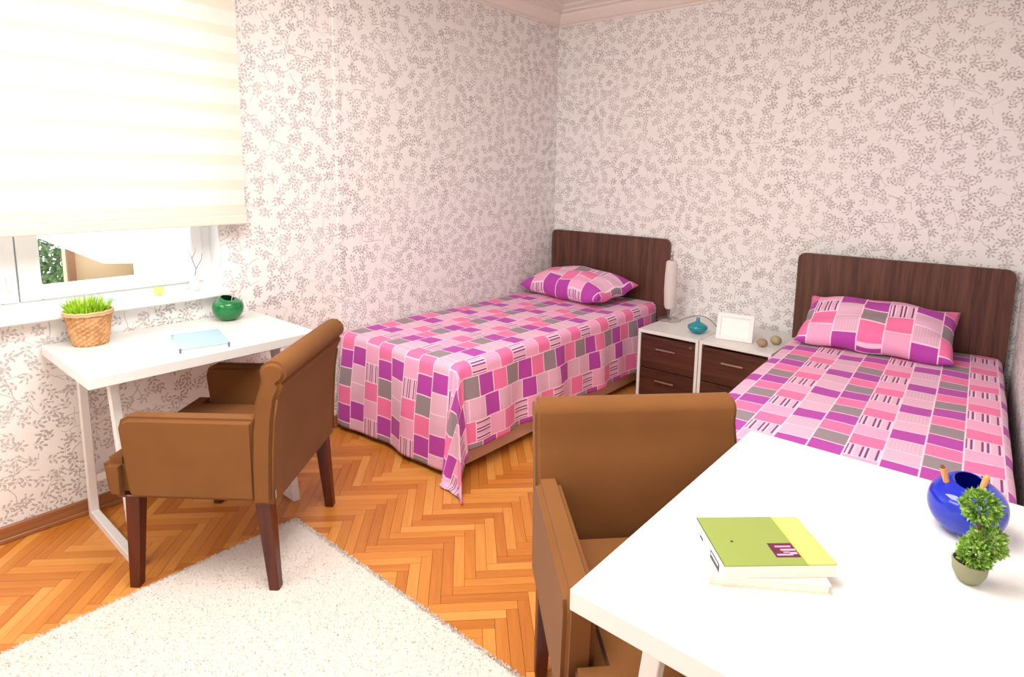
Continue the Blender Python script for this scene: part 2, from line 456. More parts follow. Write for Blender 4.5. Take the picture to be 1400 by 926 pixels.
# skirting boards
b = struct(boxo('baseboard_left', M['skirting'], None, 0, .014, YB, 0, 0, .062, .003, 1))
c = boxo('shoe_mould', M['skirting'], b, .014, .024, YB, 0, 0, .018, .003, 1)
struct(boxo('baseboard_back', M['skirting'], None, .014, RX0, -.014, 0, 0, .062, .003, 1))

# ------------------------------------------------------------------ herringbone floor
floor = struct(boxo('floor', M['slab'], None, -.28, 3.6, YB-.25, .25, -.1, -.012, 0))
PW, PL = .0400, .297
def inframe(x, y):
    d = Vector((x, y, 0))-CAM; z = d.dot(_fw)
    if z < .1: return None
    return PPX+F_PX*d.dot(_r2)/z, PPY-F_PX*d.dot(_u2)/z, z
def plank_mesh(name, ang, tone, seed):
    bm = bmesh.new(); g = .0006
    vs = box(bm, -PL/2+g, PL/2-g, -PW/2+g, PW/2-g, -.012, 0)
    me = bpy.data.meshes.new(name)
    bmesh.ops.rotate(bm, cent=(0, 0, 0), matrix=Matrix.Rotation(ang, 3, 'Z'), verts=bm.verts)
    bm.to_mesh(me); bm.free(); me.materials.append(M['parquet'])
    uv = me.uv_layers.new(name='UVMap'); ca, sa = math.cos(ang), math.sin(ang)
    for l in me.loops:
        c = me.vertices[l.vertex_index].co
        uv.data[l.index].uv = (c.x*ca+c.y*sa+seed*1.37, -c.x*sa+c.y*ca+seed*.71)
    at = me.attributes.new('tone', 'FLOAT', 'POINT')
    for d in at.data: d.value = tone
    return me
tones = [random.betavariate(2.2, 2.0) for _ in range(14)]
variants = {0: [plank_mesh('plank', -PI/4, t, i) for i, t in enumerate(tones)],
            1: [plank_mesh('plank', PI/4, t, i+20) for i, t in enumerate(tones)]}
planks = []
X0 = 1.265; PER = PL*math.sqrt(2); STEP = PW*math.sqrt(2)
r2 = math.sqrt(.5)
for c in range(-8, 8):
    for j in range(-2, int(5.6/STEP)+6):
        # pair cell: p axis (1,-1), q axis (1,1); staircase runs along -y
        ox = X0+c*PER; oy = -.05-j*STEP+.017
        # plank of first family: corner at origin, along (1,-1), width along (1,1)
        for fam in (0, 1):
            if fam == 0:
                cx = ox+(PL/2*r2+PW/2*r2); cy = oy+(-PL/2*r2+PW/2*r2)
            else:
                # second family ends butt on the first family's left side
                cx = ox+(-PL/2*r2+PW/2*r2); cy = oy+(-PL/2*r2-PW/2*r2)+PW*r2*0
            if -.25 < cx < 3.5 and -5.4 < cy < .2: planks.append((cx, cy, fam))
scored = []
for i, (x, y, f) in enumerate(planks):
    q = inframe(x, y); s_ = -1
    if q and -20 < q[0] < 1420 and 0 < q[1] < 950:
        s_ = 1/q[2]
        if (.76 < x < 2.2 and -4.6 < y < -2.72) or (0 < x < .9 and -1.9 < y < 0) or x > 2.3 or (x > 1.95 and y > -2.0) or (y > -.5 and x > 1): s_ = -.5
    scored.append((s_, i))
scored.sort(reverse=True); near = {i for s_, i in scored[:298] if s_ > 0}
rest_v, rest_f, rest_uv, rest_t = [], [], [], []
for i, (x, y, f) in enumerate(planks):
    me = variants[f][random.randrange(14)]
    if i in near:
        o = bpy.data.objects.new('plank', me); COL.objects.link(o); o.parent = floor; o.location = (x, y, 0)
    else:
        b0 = len(rest_v)
        rest_v += [(v.co.x+x, v.co.y+y, v.co.z) for v in me.vertices]; rest_t += [me.attributes['tone'].data[0].value]*len(me.vertices)
        for p in me.polygons:
            rest_f.append(tuple(b0+v for v in p.vertices)); rest_uv += [tuple(me.uv_layers[0].data[l].uv) for l in p.loop_indices]
me = bpy.data.meshes.new('plank_field'); me.from_pydata(rest_v, [], rest_f); me.materials.append(M['parquet'])
uv = me.uv_layers.new(name='UVMap')
for i, t in enumerate(rest_uv): uv.data[i].uv = t
at = me.attributes.new('tone', 'FLOAT', 'POINT')
for i, t in enumerate(rest_t): at.data[i].value = t
o = bpy.data.objects.new('plank_field', me); COL.objects.link(o); o.parent = floor; o['kind'] = 'stuff'

# ------------------------------------------------------------------ window
win = bpy.data.objects.new('window_1', None); COL.objects.link(win); struct(win); win.location = (0, 0, WZ0)
def wpart(name, mat, x0, x1, y0, y1, z0, z1, parent=None, bev=.004):
    o = boxo(name, mat, parent or win, x0, x1, y0, y1, z0, z1, bev, 1)
    if parent is None: o.location = (0, 0, -WZ0)
    return o
wpart('window_sill', M['upvc'], -.20, .055, WY0-.05, WY1+.03, WZ0-.028, WZ0+.002, bev=.006)
for nm, a in (('frame_jamb', (-.17, -.09, WY1-.05, WY1, WZ0, WZ1)), ('frame_jamb', (-.17, -.09, WY0, WY0+.05, WZ0, WZ1)),
              ('frame_head', (-.17, -.09, WY0+.05, WY1-.05, WZ1-.05, WZ1)), ('frame_bottom', (-.17, -.09, WY0+.05, WY1-.05, WZ0, WZ0+.035))):
    wpart(nm, M['upvc'], *a)
wpart('reveal_lining', M['upvc'], -.09, .0, WY1-.008, WY1+.002, WZ0+.002, WZ1, bev=.001)
wpart('reveal_lining', M['upvc'], -.09, .0, WY0-.002, WY0+.008, WZ0+.002, WZ1, bev=.001)
for (y0, y1) in ((-3.315, WY1-.05), (WY0+.05, -3.32)):
    sash = wpart('sash', M['upvc'], -.15, -.075, y0, y0+.07, WZ0+.035, WZ1-.05)
    for a in ((y1-.05, y1, WZ0+.035, WZ1-.05), (y0+.07, y1-.05, WZ0+.035, WZ0+.085), (y0+.07, y1-.05, WZ1-.11, WZ1-.05)):
        wpart('sash_rail', M['upvc'], -.15, -.075, *a, parent=sash)
    wpart('pane', M['pane'], -.116, -.112, y0+.06, y1-.04, WZ0+.075, WZ1-.1, parent=sash, bev=0)
    if y0 < -3.32:
        wpart('handle', M['upvc'], -.075, -.05, y1-.035, y1-.012, 1.0, 1.02, parent=sash); 
        wpart('handle', M['upvc'], -.055, -.04, y1-.035, y1-.012, .955, 1.02, parent=sash)

# zebra blind
bl = thing('roller_blind', 'cream striped day and night roller blind lowered over the window', 'blind', (.08, -3.4, 1.182))
BY0, BY1 = -1.05, .903
zb = 1.182; k = 0; z = 1.215
def wave_strip(name, mat, z0, z1, xoff):
    bm = bmesh.new(); n = 12; rows = []
    for zz in (z0, z1):
        rows.append([bm.verts.new((xoff, BY0+(BY1-BY0)*i/n, zz-1.182)) for i in range(n+1)])
    for i in range(n): bm.faces.new((rows[0][i], rows[0][i+1], rows[1][i+1], rows[1][i]))
    return finish(name, bm, mat, bl)
while z < 2.36:
    wave_strip('fabric_band', M['band'], z, z+.045, 0)
    wave_strip('sheer_band', M['sheer'], z+.045, z+.112, 0)
    z += .112
z = 1.24
while z < 2.32:
    wave_strip('rear_band', M['sheer'], z, z+.07, -.016)
    z += .112
boxo('bottom_bar', M['bar'], bl, -.014, .012, BY0-.004, BY1+.004, -.012, .030, .005, 2)
boxo('hem_strip', M['band'], bl, -.004, .002, BY0, BY1, .030, .036, 0)
bm = bmesh.new(); tube(bm, [(0, BY0, 1.20), (0, BY1, 1.20)], .035, 20); finish('roller_tube', bm, M['bar'], bl, 'auto')
boxo('mounting_rail', M['bar'], bl, -.08, .02, BY0, BY1, 1.235, 1.26, .003)

# things on the window sill
t = thing('bud_vase', 'small white bud vase with thin bare twig on the window sill', 'vase', (-.02, -2.70, WZ0+.002))
bm = bmesh.new(); lathe(bm, [(0, 0), (.018, 0), (.024, .02), (.02, .045), (.01, .06), (.012, .072), (.009, .071), (0, .06)], 20)
finish('vessel', bm, M['framewhite'], t, True)
bm = bmesh.new()
tube(bm, [(0, 0, .05), (.0, .01, .10), (.0, -.005, .15), (0, -.02, .19)], [.0018, .0016, .0014, .001], 6)
tube(bm, [(0, .01, .10), (0, .035, .14), (0, .04, .17)], [.0015, .0012, .001], 6)
tube(bm, [(0, -.005, .15), (0, .012, .18), (0, .01, .20)], [.0013, .001, .0008], 6)
finish('twig', bm, M['cord'], t, True)
bm = bmesh.new(); lathe(bm, [(0, 0), (.03, 0), (.05, .018), (.056, .035), (.053, .035), (.045, .018), (0, .006)], 28)
o = finish('glass_dish', bm, M['aqua_glass'], None, True); o.location = (-.01, -3.03, WZ0+.002)
tag(o, 'pale aqua glass dish on the window sill behind the basket', 'dish')
bm = bmesh.new(); lathe(bm, [(0, 0), (.014, 0), (.022, .02), (.018, .04), (.016, .04), (.018, .02), (0, .004)], 20)
o = finish('glass_votive', bm, M['lime_glass'], None, True); o.location = (-.02, -2.85, WZ0+.002)
tag(o, 'tiny pale lime glass votive on the window sill', 'votive')

# ------------------------------------------------------------------ outside the window
struct(boxo('terrace', M['outground'], None, -12, -.3, -9, 6, -1.4, -1.3, 0))['label'] = 'pale terrace ground outside'
t = thing('neighbour_house', 'tan rendered house wall seen under the canopy outside the window', 'house', (-6.2, -.9, -1.3))
boxo('wall', M['tanwall'], t, -.5, 0, -.78, 3.2, 0, 3.2, .01)
boxo('window_ledge', M['brownpost'], t, 0, .1, .15, .42, 1.62, 1.65, .004)
boxo('post', M['brownpost'], t, .02, .1, -.86, -.78, 0, 3.0, .004)
t = thing('white_annexe', 'bright white rendered building at the right of the window view', 'building', (-4.6, 1.0, -1.3))
boxo('wall', M['outwhite'], t, -1.2, 0, -2.15, 3.0, 0, 4.2, .01)
boxo('plinth', M['outwhite'], t, 0, .05, -2.15, 3.0, 0, .5, .01)
t = thing('canvas_canopy', 'white canvas canopy hanging outside the window', 'canopy', (-4.0, -1.7, -1.3))
bm = bmesh.new()
pts = [(0, -1.3, 2.44), (0, -.76, 2.075), (0, -.27, 1.79), (0, .22, 1.74), (0, .26, 3.2), (0, -1.3, 3.2)]
f, A, B = prism(bm, [(p[1], p[2]) for p in pts], 'yz', 0, .02)
finish('valance', bm, M['canvas'], t)
bm = bmesh.new()
P4 = [(0, -1.3, 3.2), (0, .26, 3.2), (-1.6, .26, 3.7), (-1.6, -1.3, 3.7)]
va = [bm.verts.new(p) for p in P4]; vb = [bm.verts.new((p[0], p[1], p[2]+.02)) for p in P4]
bm.faces.new(va); bm.faces.new(vb[::-1])
for i in range(4): bm.faces.new((va[i], va[(i+1) % 4], vb[(i+1) % 4], vb[i]))
bmesh.ops.recalc_face_normals(bm, faces=bm.faces); finish('roof_cloth', bm, M['canvas'], t)
for (x, y) in ((-.03, .24), (-.03, -2.2)):
    bm = bmesh.new(); tube(bm, [(x, y, 0), (x, y, 3.7)], .025, 10); finish('pole', bm, M['whitemetal'], t, True)
t = thing('garden_wall', 'low brown brick wall below the garden greenery', 'wall', (-5.6, -2.2, -1.3))
rows = 5
for r in range(rows):
    for q in range(6):
        boxo('brick', M['brick'], t, -.1, random.uniform(-.004, .006), -.75+q*.255+(r % 2)*.1, -.75+q*.255+(r % 2)*.1+.24, .98+r*.075, .98+r*.075+.065, .004)
boxo('mortar_core', M['outground'], t, -.095, -.02, -.75, .85, 0, 1.35, 0)
def tree(loc, rad, n, label):
    t = thing('garden_tree', label, 'tree', loc, 0)
    bm = bmesh.new(); tube(bm, [(0, 0, 0), (.05, .03, rad[2]*.9)], [.06, .04], 8); finish('trunk', bm, M['brownpost'], t, True)
    bm = bmesh.new()
    for _ in range(n):
        d = Vector((random.gauss(0, 1), random.gauss(0, 1), random.gauss(0, 1))).normalized()*random.uniform(.55, 1)
        c = Vector((d.x*rad[0], d.y*rad[1], d.z*rad[2]+rad[2]*1.05)); s_ = random.uniform(.05, .09)
        u = Vector((random.gauss(0, 1), random.gauss(0, 1), random.gauss(0, 1))).normalized(); w = u.orthogonal().normalized()
        v = [bm.verts.new(c+s_*u), bm.verts.new(c+s_*.45*w), bm.verts.new(c-s_*u), bm.verts.new(c-s_*.45*w)]; bm.faces.new(v)
    o = finish('foliage', bm, M['outleaf'], t); o['kind'] = 'stuff'
tree((-8.6, -1.6, -1.3), (1.1, 2.0, 1.7), 9000, 'leafy green tree seen through the window above the brown wall')

# ------------------------------------------------------------------ rug
t = thing('rug', 'cream shaggy rug on the parquet under the brown armchairs', 'rug', (.700, -2.650, 0))
RW, RL = 1.75, 2.2
boxo('backing', M['rug'], t, 0, RW, -RL, 0, 0.0005, .010, .003)
vs, fs = [], []
for i in range(52000):
    x = random.random()*RW; y = -random.random()*RL
    if i % 9 == 0: x = random.gauss(0, .004) if i % 18 else RW+random.gauss(0, .004)
    elif i % 9 == 1: y = random.gauss(0, .004)
    a = random.random()*2*PI; h = random.uniform(.004, .009); l = random.uniform(.002, .005); dx, dy = math.cos(a), math.sin(a)
    tx, ty = random.gauss(0, .004), random.gauss(0, .004)
    b0 = len(vs); z0 = .008 if (0 < x < RW and y < 0) else .002
    vs += [(x-dx*l, y-dy*l, z0), (x+dx*l, y+dy*l, z0), (x+tx, y+ty, z0+h)]; fs.append((b0, b0+1, b0+2))
me = bpy.data.meshes.new('pile'); me.from_pydata(vs, [], fs); me.materials.append(M['pile'])
o = bpy.data.objects.new('pile', me); COL.objects.link(o); o.parent = t; o['kind'] = 'stuff'

# ------------------------------------------------------------------ beds
BW, BL, BT = .93, 1.97, .545
def rounded(w, h, r, n=6, x0=0, z0=0):
    pts = [(x0, z0), (x0+w, z0)]
    for i in range(n+1): a = PI/2*i/n; pts.append((x0+w-r+r*math.cos(a), z0+h-r+r*math.sin(a)))
    for i in range(n+1): a = PI/2+PI/2*i/n; pts.append((x0+r+r*math.cos(a), z0+h-r+r*math.sin(a)))
    return pts
def make_bed(label, loc, rz, hx0, hx1, htop):
    t = thing('single_bed', label, 'bed', loc, rz, None)
    bm = bmesh.new(); box(bm, .012, BW-.012, -BL+.01, -.045, .035, .29, .012, 2); finish('bed_base', bm, M['base'], t, 'auto')
    bm = bmesh.new(); box(bm, .006, BW-.006, -BL+.006, -.045, .29, BT-.008, .035, 4); finish('mattress', bm, M['mattress'], t, 'auto')
    bm = bmesh.new(); prism(bm, rounded(hx1-hx0, htop-.12, .04, 7, hx0, .12), 'xz', -.04, -.012)
    bmesh.ops.bevel(bm, geom=[e for e in bm.edges if abs(e.verts[0].co.y-e.verts[1].co.y) < 1e-6], offset=.002, segments=1, affect='EDGES')
    hb = finish('headboard', bm, M['darkwood_v'], t)
    for x in (.08, BW-.08):
        for y in (-BL+.1, -.15):
            boxo('foot', M['legwood'], t, x-.025, x+.025, y-.025, y+.025, 0, .036, .003)
    return t
bed1 = make_bed('single bed in the corner with dark walnut headboard and beige base', (0.012, 0, 0), 0, 0.0, 1.0, .99)
B2X, B2R = 1.91, math.radians(3.0)
bed2 = make_bed('single bed against the right wall with dark walnut headboard', (B2X, -.064, 0), B2R, -.052, .942, .99)

def cover(name, label, cat, mat, loc, rz, left, right, foot, head_y=-.05, seed=0, amp=.012, tuck=0):
    """bedspread: flat top, hanging by `left`, `right` and `foot` metres; UV in metres of cloth"""
    R = .035; nu, nv = 150, 200
    u0, u1 = -left, BW+right; v0, v1 = -head_y, BL+foot
    bm = bmesh.new(); uvl = bm.loops.layers.uv.new('UVMap'); g = []; uvs = {}
    rnd = random.Random(seed); ph = [rnd.uniform(0, 6.28) for _ in range(12)]
    def arc(s_):
        """outward offset and drop for cloth excess s_ beyond the edge start (edge starts R before corner)"""
        q = R*PI/2
        if s_ < q: a = s_/R; return R*math.sin(a), R*(1-math.cos(a))
        return R, R+(s_-q)
    for i in range(nu+1):
        u = u0+(u1-u0)*i/nu; row = []
        for j in range(nv+1):
            v = v0+(v1-v0)*j/nv
            du = (u-(BW-R)) if u > BW-R else ((R-u) if u < R else 0); sx = 1 if u > BW/2 else -1
            dv = v-(BL-R) if v > BL-R else 0
            bx_ = (BW-R) if sx > 0 else R
            zt = BT + .0025*math.sin(9*u+ph[0]+2*v)*math.sin(5*v+ph[1]) + .0015*math.sin(23*u+7*v+ph[2])
            hd = max(0, 1-(v-v0)/.10)
            if du <= 0 and dv <= 0:
                p = (u, -v, zt)
            elif dv <= 0:
                o_, d_ = arc(du); w = min(1, d_/.25)
                o_ += d_*.05+amp*w*(math.sin(13*v+ph[3])+.5*math.sin(29*v+ph[4]))+amp*w
                if sx < 0: o_ = arc(du)[0]+.003*w*math.sin(13*v+ph[3])
                p = (bx_+sx*o_, -v, zt-d_)
            elif du <= 0:
                o_, d_ = arc(dv); w = min(1, d_/.3)
                o_ += d_*.05+amp*w*(1.2*math.sin(11*u+ph[5])+.6*math.sin(24*u+ph[6]))+amp*w
                p = (u, -(BL-R)-o_, zt-d_)
            else:
                r_ = math.hypot(du, dv); phi = math.atan2(dv, du)
                rm = min((right+R if sx > 0 else left+R)/max(1e-4, math.cos(phi)), (foot+R)/max(1e-4, math.sin(phi))); r_ *= min(1, .60/rm)
                o_, d_ = arc(r_); w = min(1, d_/.3)
                base = o_+d_*.05+amp*w
                ea = amp*w*(math.sin(13*(BL-R)+ph[3])+.5*math.sin(29*(BL-R)+ph[4]))
                eb = amp*w*(1.2*math.sin(11*(BW-R)+ph[5])+.6*math.sin(24*(BW-R)+ph[6]))
                t_ = phi/(PI/2); base += ea*(1-t_)+eb*t_
                fold = math.sin(2*phi)**2
                base += d_*(.25*fold + .09*math.sin(10*phi+.6)*math.sin(2*phi))
                z_ = zt-d_
                if z_ < .008: base += (.008-z_)*.8; z_ = .008+.006*abs(math.sin(30*phi))
                # folds swing the cloth sideways too
                aa = phi-.05*math.sin(4*phi)*min(1, d_/.35)+.16*math.cos(10*phi+.6)*math.sin(2*phi)*min(1, d_/.35)
                p = (bx_+sx*base*math.cos(aa), -(BL-R)-base*math.sin(aa), z_)
            if p[2] < .006: p = (p[0], p[1], .006)
            vert = bm.verts.new(p); row.append(vert); uvs[vert] = (u, v)
        g.append(row)
    for i in range(nu):
        for j in range(nv):
            f = bm.faces.new((g[i][j], g[i+1][j], g[i+1][j+1], g[i][j+1])); f.smooth = True
            for l in f.loops: l[uvl].uv = uvs[l.vert]
    o = finish(name, bm, mat); o.location = loc; o.rotation_euler = (0, 0, rz)
    for p in o.data.polygons: p.use_smooth = True
    md = o.modifiers.new('thickness', 'SOLIDIFY'); md.thickness = .003; md.offset = 1
    tag(o, label, cat); return o
cover('bedspread', 'pink purple and grey patchwork bedspread on corner bed, hanging to the floor', 'bedspread', M['quilt_a'], (.012, 0, 0), 0, .0, .40, .50, seed=3)
cover('bedspread', 'pink purple and grey patchwork bedspread on bed by the right wall', 'bedspread', M['quilt_b'], (B2X, -.064, 0), B2R, .34, .10, .45, seed=8, amp=.008)

def pillow(name, label, mat, w, d, h, loc, rot, seed):
    bm = bmesh.new(); uvl = bm.loops.layers.uv.new('UVMap'); n = 44; rnd = random.Random(seed)
    ph = [rnd.uniform(0, 6.28) for _ in range(8)]; tops, bots, uvs = [], [], {}
    for i in range(n+1):
        ta, tb = [], []
        for j in range(n+1):
            a, b = 2*i/n-1, 2*j/n-1
            # pinched sides
            px = a*w/2*(1-.07*(1-a*a)*0-.05*(1-b*b)**0*0) ; py = b*d/2
            px *= 1-.05*(1-b*b)*abs(a)**3; py *= 1-.09*(1-a*a)*abs(b)**3
            e = (max(0, 1-abs(a)**2.6)*max(0, 1-abs(b)**2.6))**.5
            wr_ = .006*math.sin(7*a+3*b+ph[0])+.005*math.sin(11*b-4*a+ph[1])
            rim = .012*math.sin(9*a+ph[2])*abs(b)**6+.010*math.sin(8*b+ph[3])*abs(a)**6
            zt = h*.62*e+wr_*e+rim; zb_ = -h*.38*e+rim
            vt = bm.verts.new((px, py, zt)); uvs[vt] = (px, py); ta.append(vt)
            if i in (0, n) or j in (0, n): tb.append(vt)
            else:
                vb = bm.verts.new((px, py, zb_)); uvs[vb] = (px, py); tb.append(vb)
        tops.append(ta); bots.append(tb)
    for g, flip in ((tops, 0), (bots, 1)):
        for i in range(n):
            for j in range(n):
                q = (g[i][j], g[i+1][j], g[i+1][j+1], g[i][j+1])
                if flip: q = q[::-1]
                f = bm.faces.new(q)
                for l in f.loops: l[uvl].uv = uvs[l.vert]
    o = finish(name, bm, mat, None, True); o.location = loc; o.rotation_euler = rot
    return tag(o, label, 'pillow')
pillow('pillow', 'patchwork pillow lying on the corner bed', M['pil_a'], .74, .46, .20, (.44, -.29, BT+.082), (math.radians(6), 0, math.radians(-8)), 1)
pillow('pillow', 'patchwork pillow leaning back against right wall bed headboard', M['pil_b'], .70, .42, .16, (2.315, -.29, BT+.108), (math.radians(24), 0, math.radians(3)), 5)

# ------------------------------------------------------------------ nightstands
def nightstand(label, x0, w, keyed):
    NH, ND = .48, .55
    t = thing('nightstand', label, 'nightstand', (x0, -ND, 0), 0, None)
    boxo('top_panel', M['white'], t, 0, w, 0, ND-.016, NH-.02, NH, .0015)
    boxo('side_panel', M['white'], t, 0, .018, 0, ND-.016, 0, NH-.02, .001)
    boxo('side_panel', M['white'], t, w-.018, w, 0, ND-.016, 0, NH-.02, .001)
    boxo('back_panel', M['white'], t, .018, w-.018, ND-.025, ND-.017, .02, NH-.02, 0)
    boxo('bottom_panel', M['white'], t, .018, w-.018, .02, ND-.025, .04, .056, 0)
    zs = [(.245, .445), (.06, .239)]
    for n_, (z0, z1) in enumerate(zs):
        d = boxo('drawer', M['darkwood_h'], t, .021, w-.021, .004, .022, z0, z1, .001)
        h = bmesh.new(); zc = z0+(z1-z0)*.66; xc = w/2; hw = .062
        box(h, xc-hw, xc+hw, -.022, -.016, zc-.005, zc+.005, .001, 1)
        box(h, xc-hw+.008, xc-hw+.016, -.018, .004, zc-.004, zc+.004); box(h, xc+hw-.016, xc+hw-.008, -.018, .004, zc-.004, zc+.004)
        finish('handle', h, M['chrome'], d)
        if n_ == 0 and keyed:
            bm = bmesh.new(); tube(bm, [(w-.045, .006, z1-.022), (w-.045, -.003, z1-.022)], .008, 14); finish('lock', bm, M['chrome'], d, 'auto')
            boxo('keyhole', M['keyhole'], d, w-.0465, w-.0435, -.0035, -.002, z1-.027, z1-.017, 0)
    return t
nightstand('white nightstand with locked dark walnut drawers beside the corner bed', 1.083, .392, True)
nightstand('white nightstand with dark walnut drawers carrying the photo frame', 1.479, .408, False)
NT_Z = .48

# table lamp
t = thing('table_lamp', 'slim white shade table lamp with round steel base on nightstand', 'lamp', (1.125, -.225, NT_Z))
bm = bmesh.new(); lathe(bm, [(0, 0), (.075, 0), (.075, .004), (.06, .016), (.035, .024), (.012, .028), (0, .029)], 36); finish('base', bm, M['chrome'], t, 'auto')
bm = bmesh.new(); tube(bm, [(0, 0, .02), (0, 0, .44)], .005, 10); finish('pole', bm, M['chrome'], t, True)
bm = bmesh.new(); lathe(bm, [(0, .078), (.028, .08), (.036, .10), (.040, .20), (.039, .30), (.034, .385), (.028, .395), (0, .396)], 28); finish('lamp_shade', bm, M['shade'], t, 'auto')
bm = bmesh.new(); lathe(bm, [(0, .395), (.009, .396), (.011, .41), (.006, .425), (.012, .437), (.007, .45), (0, .452)], 14); finish('finial', bm, M['chrome'], t, True)
bm = bmesh.new(); pts = []
for i in range(14):
    s_ = i/13; pts.append((.06+.30*s_, .03+.06*math.sin(s_*PI)-.05*s_, .004+.045*math.sin(min(1, s_*1.1)*PI)))
tube(bm, pts, .0028, 6); finish('power_cord', bm, M['cord'], t, True)
# teal vase
t = thing('teal_vase', 'squat teal glass bottle vase on the nightstand', 'vase', (1.40, -.40, NT_Z))
bm = bmesh.new(); lathe(bm, [(0, 0), (.022, 0), (.045, .012), (.060, .032), (.058, .046), (.035, .060), (.014, .070), (.010, .084), (.014, .094), (.010, .094), (.007, .082), (0, .07)], 32)
finish('body', bm, M['teal_glass'], t, True)
# photo frame
t = thing('photo_frame', 'white photo frame standing on the nightstand', 'picture frame', (1.632, -.425, NT_Z), math.radians(9))
tl = Matrix.Rotation(math.radians(-14), 4, 'X')
bm = bmesh.new(); fw, fh, b_ = .205, .155, .024
for a in ((-fw/2, fw/2, 0, b_), (-fw/2, fw/2, fh-b_, fh), (-fw/2, -fw/2+b_, b_, fh-b_), (fw/2-b_, fw/2, b_, fh-b_)):
    box(bm, a[0], a[1], -.008, .008, a[2], a[3], .002, 1, tl)
finish('frame', bm, M['framewhite'], t)
bm = bmesh.new(); box(bm, -fw/2+b_, fw/2-b_, -.003, .004, b_, fh-b_, 0, 1, tl); finish('photo', bm, M['framein'], t)
bm = bmesh.new(); taper(bm, (0, .075, .002), (0, .03, .12), .012, .002, .008, .002, 0); finish('easel_back', bm, M['framewhite'], t)
# small stones
for loc, s_, mt, lb in (((1.795, -.43), .030, 'stone2', 'small mottled brown decorative stone next to photo frame'), ((1.838, -.33), .032, 'stone', 'small olive beige decorative stone nearest the right bed')):
    bm = bmesh.new(); bmesh.ops.create_icosphere(bm, subdivisions=3, radius=s_)
    rn = random.Random(s_)
    from mathutils import noise as _noise
    for v in bm.verts: v.co *= 1+.10*_noise.noise(v.co*40); v.co.z *= .78
    mn = min(v.co.z for v in bm.verts)
    for v in bm.verts: v.co.z -= mn
    o = finish('decorative_stone', bm, M[mt], None, True); o.location = (loc[0], loc[1], NT_Z); tag(o, lb, 'stone')

# ------------------------------------------------------------------ desks
def desk(label, loc, w, l, mirror, slant=.145):
    """local: x from wall side (0) to front (w); y from near (0) to far (l)"""
    t = thing('desk', label, 'desk', loc, 0, None)
    boxo('desktop', M['white'], t, *((0, w) if not mirror else (-w, 0)), 0, l, .70, .74, .0025)
    s_ = -1 if mirror else 1
    ft, fb, rt_, th = w-slant, w-.02, .03, .032
    for y in (.095, l-(.035 if mirror else .125)):
        f = bmesh.new()
        def bar(x0, z0, x1, z1, w0):
            d = Vector((x1-x0, z1-z0)).normalized(); n_ = Vector((-d.y, d.x))*w0/2
            poly = [(s_*(x0+n_.x), z0+n_.y), (s_*(x1+n_.x), z1+n_.y), (s_*(x1-n_.x), z1-n_.y), (s_*(x0-n_.x), z0-n_.y)]
            return poly
        # closed slanted frame in one mesh: outline with hole built as four mitred bars
        outer = [(rt_, 0), (fb, 0), (ft, .70), (rt_-.012, .70)]
        inner = [(rt_+th, th), (fb-th*.95, th), (ft-th*.95, .70-th), (rt_-.012+th, .70-th)]
        O = [[f.verts.new((s_*a, y+yy, b)) for a, b in outer] for yy in (0, .03)]
        I = [[f.verts.new((s_*a, y+yy, b)) for a, b in inner] for yy in (0, .03)]
        for i in range(4):
            j = (i+1) % 4
            f.faces.new((O[0][i], O[0][j], I[0][j], I[0][i])); f.faces.new((O[1][j], O[1][i], I[1][i], I[1][j]))
            f.faces.new((O[0][j], O[0][i], O[1][i], O[1][j])); f.faces.new((I[0][i], I[0][j], I[1][j], I[1][i]))
        bmesh.ops.recalc_face_normals(f, faces=f.faces)
        bmesh.ops.bevel(f, geom=list(f.edges), offset=.002, segments=1, affect='EDGES')
        finish('leg_frame', f, M['whitemetal'], t)
    x0, x1 = sorted((s_*(rt_+.002), s_*(rt_+.028)))
    boxo('stretcher', M['whitemetal'], t, x0, x1, .125, l-(.035 if mirror else .125), .15, .18, .002)
    return t
D1Y0, D1Y1 = -3.285, -2.455
desk('white desk with slanted white legs under the window', (.012, D1Y0, 0), .572, D1Y1-D1Y0, False)
desk('white desk at the right wall in the foreground', (2.968, -3.072, 0), .618, .850, True, .100)
DZ = .74

